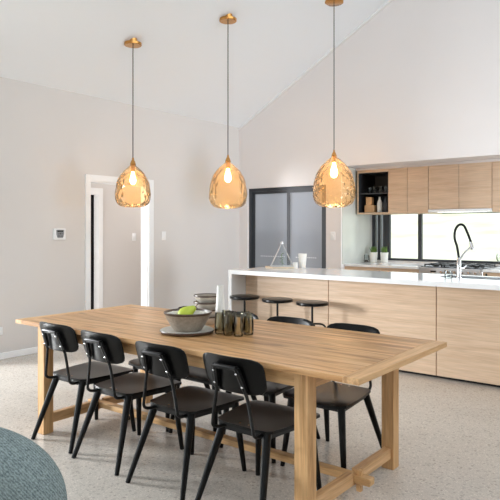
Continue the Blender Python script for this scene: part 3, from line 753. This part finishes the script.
# overhead cabinets
UY = 7.79; UZ0, UZ1 = 1.622, 2.262
xs0, xs1 = -4.118, -3.622
so = thing('open_wall_shelf', 'oak framed open wall shelf with dark inside left of the overhead cabinets', 'shelf', (xs0, UY, UZ0))
h_ = UZ1-UZ0; wd = xs1-xs0; dp = KY-UY-.005
MB().box(0, .02, 0, dp, 0, h_).box(wd-.008, wd, 0, dp, .022, h_-.04).box(.02, wd, 0, dp, 0, .022).box(.02, wd, 0, dp, h_-.04, h_).done('frame', M['oak'], so, smooth=False)
MB().box(.02, wd-.008, dp-.012, dp, .022, h_-.04).box(.02, .024, .004, dp-.012, .022, h_-.04).box(wd-.012, wd-.008, .004, dp-.012, .022, h_-.04).box(.024, wd-.012, .004, dp-.012, .022, .026).box(.024, wd-.012, .004, dp-.012, h_-.044, h_-.04).done('lining', M['dark'], so, smooth=False)
SHZ = .288
MB().box(.024, wd-.012, .01, dp-.012, SHZ, SHZ+.016).done('shelf_board', M['charcoal'], so, smooth=False)
def wallcab(x0, x1, z0, splits, label):
    o = thing('wall_cabinet', label, 'cabinet', (x0, UY, z0))
    MB().box(.001, x1-x0-.001, .02, KY-UY-.005, 0, UZ1-z0).done('carcass', M['oak'], o, smooth=False)
    for a_, c_ in zip(splits, splits[1:]):
        MB().box(a_-x0+.0025, c_-x0-.0025, 0, .0195, 0.002, UZ1-z0-.002, .001, 1).done('door', M['oak'], o)
wallcab(-3.62, -3.046, UZ0, [-3.62,-3.345,-3.046], 'oak wall cabinet with two narrow doors beside the open shelf')
wallcab(-3.044, -2.212, 1.67, [-3.044,-2.632,-2.212], 'oak wall cabinet with two doors above the white range hood')
wallcab(-2.21, -1.1, UZ0, [-2.21,-1.66,-1.1], 'oak wall cabinet right of the range hood at the photo\'s edge')
struct(MB().box(KX+.008, XR, UY+.03, KY, UZ1+.001, NZ).done('trim_bulkhead', M['gable'], smooth=False))
hoo = thing('range_hood', 'slim white slide-out range hood under the oak wall cabinet', 'range hood', (-3.043, UY, 1.622))
MB().box(0, .829, .02, KY-UY-.01, .012, .047).done('body', M['steel'], hoo, smooth=False)
MB().box(0, .829, -.01, .02, .008, .046, .002, 1).done('front_rail', M['white'], hoo)
MB().box(.1, .73, .06, .10, .008, .012).done('strip_light', M['hoodlight'], hoo, smooth=False)

# shelf contents
gl_ = [.10,.185,.27,.36]; c0 = None
for i, x in enumerate(gl_):
    lb = ('clear tumbler on the upper open shelf, ' + ['leftmost','second from left','third from left','rightmost'][i])
    loc = (xs0+x+.04, UY+.13, UZ0+SHZ+.016)
    if c0 is None:
        c0 = MB().lathe([(0,0),(.028,0),(.03,.004),(.034,.1),(.0315,.1),(.028,.012),(0,.01)], (0,0,0), 24).done('tumbler', M['clear'])
        tag(c0, lb, 'drinking glass', 'clear tumblers on the upper shelf'); c0.location = loc
    else:
        o = c0.copy(); C.objects.link(o); o.location = loc; o['label'] = lb
fz_ = UZ0+.026
o = MB().box(-.075, .075, -.05, .05, 0, .105, .004, 2).done('wooden_box', M['ply']); o.location = (xs0+.155, UY+.12, fz_); tag(o, 'wider beech block box at the bottom of the lower open shelf', 'box')
o = MB().box(-.045, .045, -.045, .045, 0, .12, .004, 2).done('wooden_box', M['ply']); o.location = (xs0+.145, UY+.12, fz_+.105); tag(o, 'narrower beech block box standing on the wider box in open shelf', 'box')
bt = MB().lathe([(0,0),(.033,0),(.036,.005),(.036,.13),(.03,.16),(.016,.19),(.015,.225),(.012,.226),(0,.226)], (0,0,0), 24).done('bottle', M['porcelain'])
bt.location = (xs0+.30, UY+.12, fz_); tag(bt, 'white bottle on the lower open shelf beside the beech boxes', 'bottle')
b2 = MB().lathe([(0,0),(.033,0),(.036,.005),(.036,.13),(.03,.16),(.016,.19),(.015,.225),(.012,.226),(0,.226)], (0,0,0), 24).done('bottle', M['charcoal'])
b2.location = (xs0+.395, UY+.12, fz_); tag(b2, 'dark grey bottle on the lower open shelf right of the white bottle', 'bottle')

# counter contents
def plant(loc, label, seed):
    t = thing('potted_plant', label, 'plant', loc, 0, 'potted plants by the kitchen window')
    MB().lathe([(0,0),(.046,0),(.05,.005),(.060,.145),(.061,.15),(.056,.15),(.052,.13),(0,.125)], (0,0,0), 28).done('pot', M['porcelain'], t)
    MB().lathe([(.0515,.128),(.03,.134),(0,.136)], (0,0,0), 20).done('soil', M['soil'], t)
    rr = random.Random(seed); b = MB()
    for i in range(70):
        a = rr.uniform(0, 2*PI); r0 = rr.uniform(0,.035); le = rr.uniform(.05,.115); out = rr.uniform(.0,.035)
        c, s = math.cos(a), math.sin(a)
        p0 = Vector((c*r0, s*r0, .13)); p2 = p0+Vector((c*out, s*out, le)); p1 = p0+Vector((c*out*.35, s*out*.35, le*.6))
        b.tube([p0, p1, p2], [.0035,.0055,.001], 5)
    b.done('foliage', M['leaf'], t)
plant((-4.02, 8.12, CZ), 'small green plant in a white pot at the left end of the counter', 3)
plant((-3.845, 8.12, CZ), 'small green plant in a white pot, right of the pair by the window', 5)
jr = thing('glass_jar', 'clear lidded glass jar at the far left of the back counter', 'jar', (-4.10, 8.05, CZ))
MB().lathe([(0,0),(.032,0),(.036,.005),(.036,.10),(.028,.115),(.026,.115),(.033,.10),(.033,.008),(0,.007)], (0,0,0), 24).done('jar_body', M['clear'], jr)
MB().lathe([(0,.130),(.012,.128),(.012,.118),(.03,.116),(.03,.1155),(0,.1155)], (0,0,0), 20).done('lid', M['steel'], jr)
MB().lathe([(0,.0075),(.0325,.0075),(.0325,.03),(0,.034)], (0,0,0), 20).done('contents', M['soil'], jr)
w0 = None
for i, (x, y) in enumerate(((-2.14,7.86),(-2.035,7.90),(-1.935,7.86))):
    lb = 'clear stemmed glass on the worktop right of the range, ' + ('left of three','middle of three','right of three')[i]
    if w0 is None:
        w0 = MB().lathe([(0,0),(.034,0),(.034,.003),(.005,.008),(.004,.07),(.02,.085),(.036,.11),(.037,.14),(.032,.185),(.030,.185),(.034,.14),(.033,.112),(.018,.09),(0,.084)], (0,0,0), 28).done('wine_glass', M['clear'])
        tag(w0, lb, 'wine glass', 'stemmed glasses by the window'); w0.location = (x, y, CZ)
    else:
        o = w0.copy(); C.objects.link(o); o.location = (x, y, CZ); o['label'] = lb

# ------------------------------------------------------------------ pendant lamps
def pendant(x, y, zglass0, zglass1, W, dcan, label):
    zcl = zc(x)
    t = thing('pendant_lamp', label, 'pendant lamp', (x, y, zcl), 0, 'amber glass pendant lamps')
    ch_ = .034; rc = dcan/2; off = .02
    MB().lathe([(0,-off-ch_),(rc*.93,-off-ch_),(rc,-off-ch_+.005),(rc,-off-.003),(rc*.96,-off),(0,-off)], (0,0,0), 40).done('canopy', M['brass'], t)
    # sloped mount between flat canopy and raked ceiling
    b = MB(); rm = rc*.5; n = 28
    lo = [b.bm.verts.new((rm*math.cos(2*PI*k/n), rm*math.sin(2*PI*k/n), -off)) for k in range(n)]
    up = [b.bm.verts.new((rm*math.cos(2*PI*k/n), rm*math.sin(2*PI*k/n), max(-off+.001, SL*rm*math.cos(2*PI*k/n)))) for k in range(n)]
    b.bm.faces.new(lo[::-1]); b.bm.faces.new(up)
    for k in range(n): b.bm.faces.new((lo[k], lo[(k+1) % n], up[(k+1) % n], up[k]))
    b.done('ceiling_mount', M['brass'], t)
    H_ = zglass1-zglass0; k = W/2
    zt_ = zglass1-zcl
    MB().tube([(0,0,-off-ch_+.002),(0,0,zt_+.06)], .0055, 8).done('cord', M['cord'], t)
    MB().lathe([(0,.075),(.010,.074),(.012,.05),(.022,.035),(.034,.0),(.030,-.012),(0,-.012)], (0,0,zt_), 24).done('cap', M['brass'], t)
    # glass: tear-drop, open underneath, with dimpled facets
    prof = [(.10,.995),(.17,.965),(.33,.91),(.52,.84),(.68,.76),(.80,.68),(.89,.59),(.96,.46),(.995,.34),(1.0,.26),(.975,.17),(.90,.09),(.76,.03),(.60,0.0),(.55,.0)]
    pp = smooth_path([(r, 0, z) for r, z in prof], 4)
    def dim(a, r, z):
        u = (z/H_)
        return r*(1+.011*math.cos(9*a+(1 if int(u*8) % 2 else 0)*PI)*abs(math.sin(u*8*PI)))
    b = MB(); b.lathe([(p_.x*k, p_.z*H_) for p_ in pp], (0,0,zglass0-zcl), 84, dim)
    g = b.done('glass_shade', M['amber'], t)
    MB().lathe([(.545*k,.0035),(.57*k,.004),(.57*k,-.002),(.545*k,-.002),(.545*k,.0035)], (0,0,zglass0-zcl), 60).done('shade_rim', M['amber'], g)
    MB().lathe([(0,-.012),(.022,-.014),(.024,-.075),(.02,-.082),(0,-.082)], (0,0,zt_), 20).done('lamp_holder', M['brass'], t)
    s_ = W/.34
    MB().lathe([(r_*s_, z_*s_) for r_, z_ in ((0,-.0),(.013,-.002),(.015,-.025),(.026,-.06),(.030,-.085),(.026,-.108),(.014,-.122),(0,-.126))], (0,0,zt_-.082), 20).done('bulb', M['bulb'], t)
    return t
pendant(-5.152, 4.413, 1.655, 2.135, .398, .195, 'amber glass pendant lamp leftmost of the three, in front of the doorway')
pendant(-4.483, 5.282, 1.652, 2.200, .448, .205, 'amber glass pendant lamp in the middle, beside the room corner')
pendant(-3.751, 6.480, 1.685, 2.325, .530, .235, 'amber glass pendant lamp rightmost of the three, beside the open shelf')

# ------------------------------------------------------------------ lounge chair at lower left
cs, sn = math.cos(.6664), math.sin(.6664)
lat, dep = -1.03, 1.95
ac = thing('armchair', 'blue-grey woven fabric armchair with rounded back in the lower left foreground', 'armchair', (lat*cs-dep*sn, lat*sn+dep*cs, 0), .6664)
b = MB(); NN = 2.2; a_, b_, z0_ = .41, .305, .448
def backf(u, v):
    th = PI*u           # 0..pi over the top
    c, s = math.cos(th), math.sin(th)
    w = a_*math.copysign(abs(c)**(2/NN), c); zz = z0_+b_*abs(s)**(2/NN)
    ph = 2*PI*v
    return w, zz, ph
NA, NBk = 48, 24
rings = []
outline = []
for i in range(NA+1):
    th = -0.0+PI*i/NA
    c, s = math.cos(th), math.sin(th)
    outline.append((a_*math.copysign(abs(c)**(2/NN), c), z0_+b_*abs(s)**(2/NN)))
outline = [(a_, .14), (a_, .3)] + outline + [(-a_, .3), (-a_, .14)]
cx_, cz_ = 0, .42
for j in range(NBk+1):
    ph = -PI/2+PI*j/NBk
    k = abs(math.cos(ph))**.5; y_ = .12*math.sin(ph)
    k = .70+.30*k if 0 < j < NBk else .70
    rings.append([b.bm.verts.new((w*k, y_+.02*(w/a_)**2, cz_+(z-cz_)*k if z > cz_ else z)) for w, z in outline])
n_ = len(outline)
for A_, B_ in zip(rings, rings[1:]):
    for i in range(n_-1): b.bm.faces.new((A_[i], A_[i+1], B_[i+1], B_[i]))
b.bm.faces.new(rings[0]); b.bm.faces.new(rings[-1][::-1])
for A_, B_ in zip(rings, rings[1:]): b.bm.faces.new((A_[0], B_[0], B_[-1], A_[-1]))
b.done('backrest', M['fabric'], ac)
MB().box(-.36, .26, .09, .5, .16, .36, .06, 4).done('seat', M['fabric'], ac)
for s in (-1, 1):
    for y_ in (-.04, .54): MB().tube([(s*.3, y_, .165), (s*.33, y_+(.02 if y_ > 0 else -.02), 0)], [.02,.012], 12).done('leg', M['black'], ac)

# ------------------------------------------------------------------ light
w = bpy.data.worlds.new('sky'); sc.world = w; w.use_nodes = True
nt = w.node_tree; bg = nt.nodes['Background']
bg.inputs['Color'].default_value = (.85,.935,1.0,1); bg.inputs['Strength'].default_value = 1.0
def area(name, loc, target, sx, sy, power, col=(1,1,1)):
    l = bpy.data.lights.new(name, 'AREA'); l.shape = 'RECTANGLE'; l.size = sx; l.size_y = sy; l.energy = power; l.color = col
    o = bpy.data.objects.new(name, l); C.objects.link(o); o.location = loc
    o.rotation_euler = (Vector(target)-Vector(loc)).to_track_quat('-Z', 'Y').to_euler()
    return o
area('window_daylight', (-8.2, .2, 1.5), (-3.5, 4.6, .5), 1.0, 1.0, 215, (.97,.98,1))
kd = area('far_wall_fill', (XR+.4, 6.5, 1.3), (WX, 6.7, 1.5), 1.4, 1.9, 9, (.84,.92,1))  # added fill lamp, out of view, brightens the far end of the left wall
kd.data.spread = math.radians(50)
area('hall_end_fill', (-6.62, 3.1, 1.3), (-6.75, 6.0, 1.2), .8, 2.0, 5, (1,.96,.94))  # unseen lamp added at the hall end to light the hall wall
area('hall_top_fill', (-6.6, 6.9, 2.45), (-6.6, 6.9, 0), .6, 2.0, 6, (1,.96,.93))  # second unseen lamp, added overhead to lift the hall brightness
s = bpy.data.lights.new('sun', 'SUN'); s.energy = .7; s.angle = .05; s.color = (1,.95,.88)
so_ = bpy.data.objects.new('sun', s); C.objects.link(so_); so_.rotation_euler = (math.radians(-48), math.radians(-18), 0)

# ------------------------------------------------------------------ camera
cam = bpy.data.cameras.new('camera'); co = bpy.data.objects.new('camera', cam); C.objects.link(co)
co.location = (0, 0, 1.4); co.rotation_euler = (PI/2, 0, .6664)
cam.sensor_width = 36; cam.lens = 589.12/500*36; cam.shift_y = -(250-229.37)/500
cam.clip_start = .05; cam.clip_end = 300
sc.camera = co
vs = sc.view_settings; vs.view_transform = 'Standard'; vs.look = 'None'; vs.gamma = 1; vs.exposure = 1.27; vs.use_curve_mapping = False
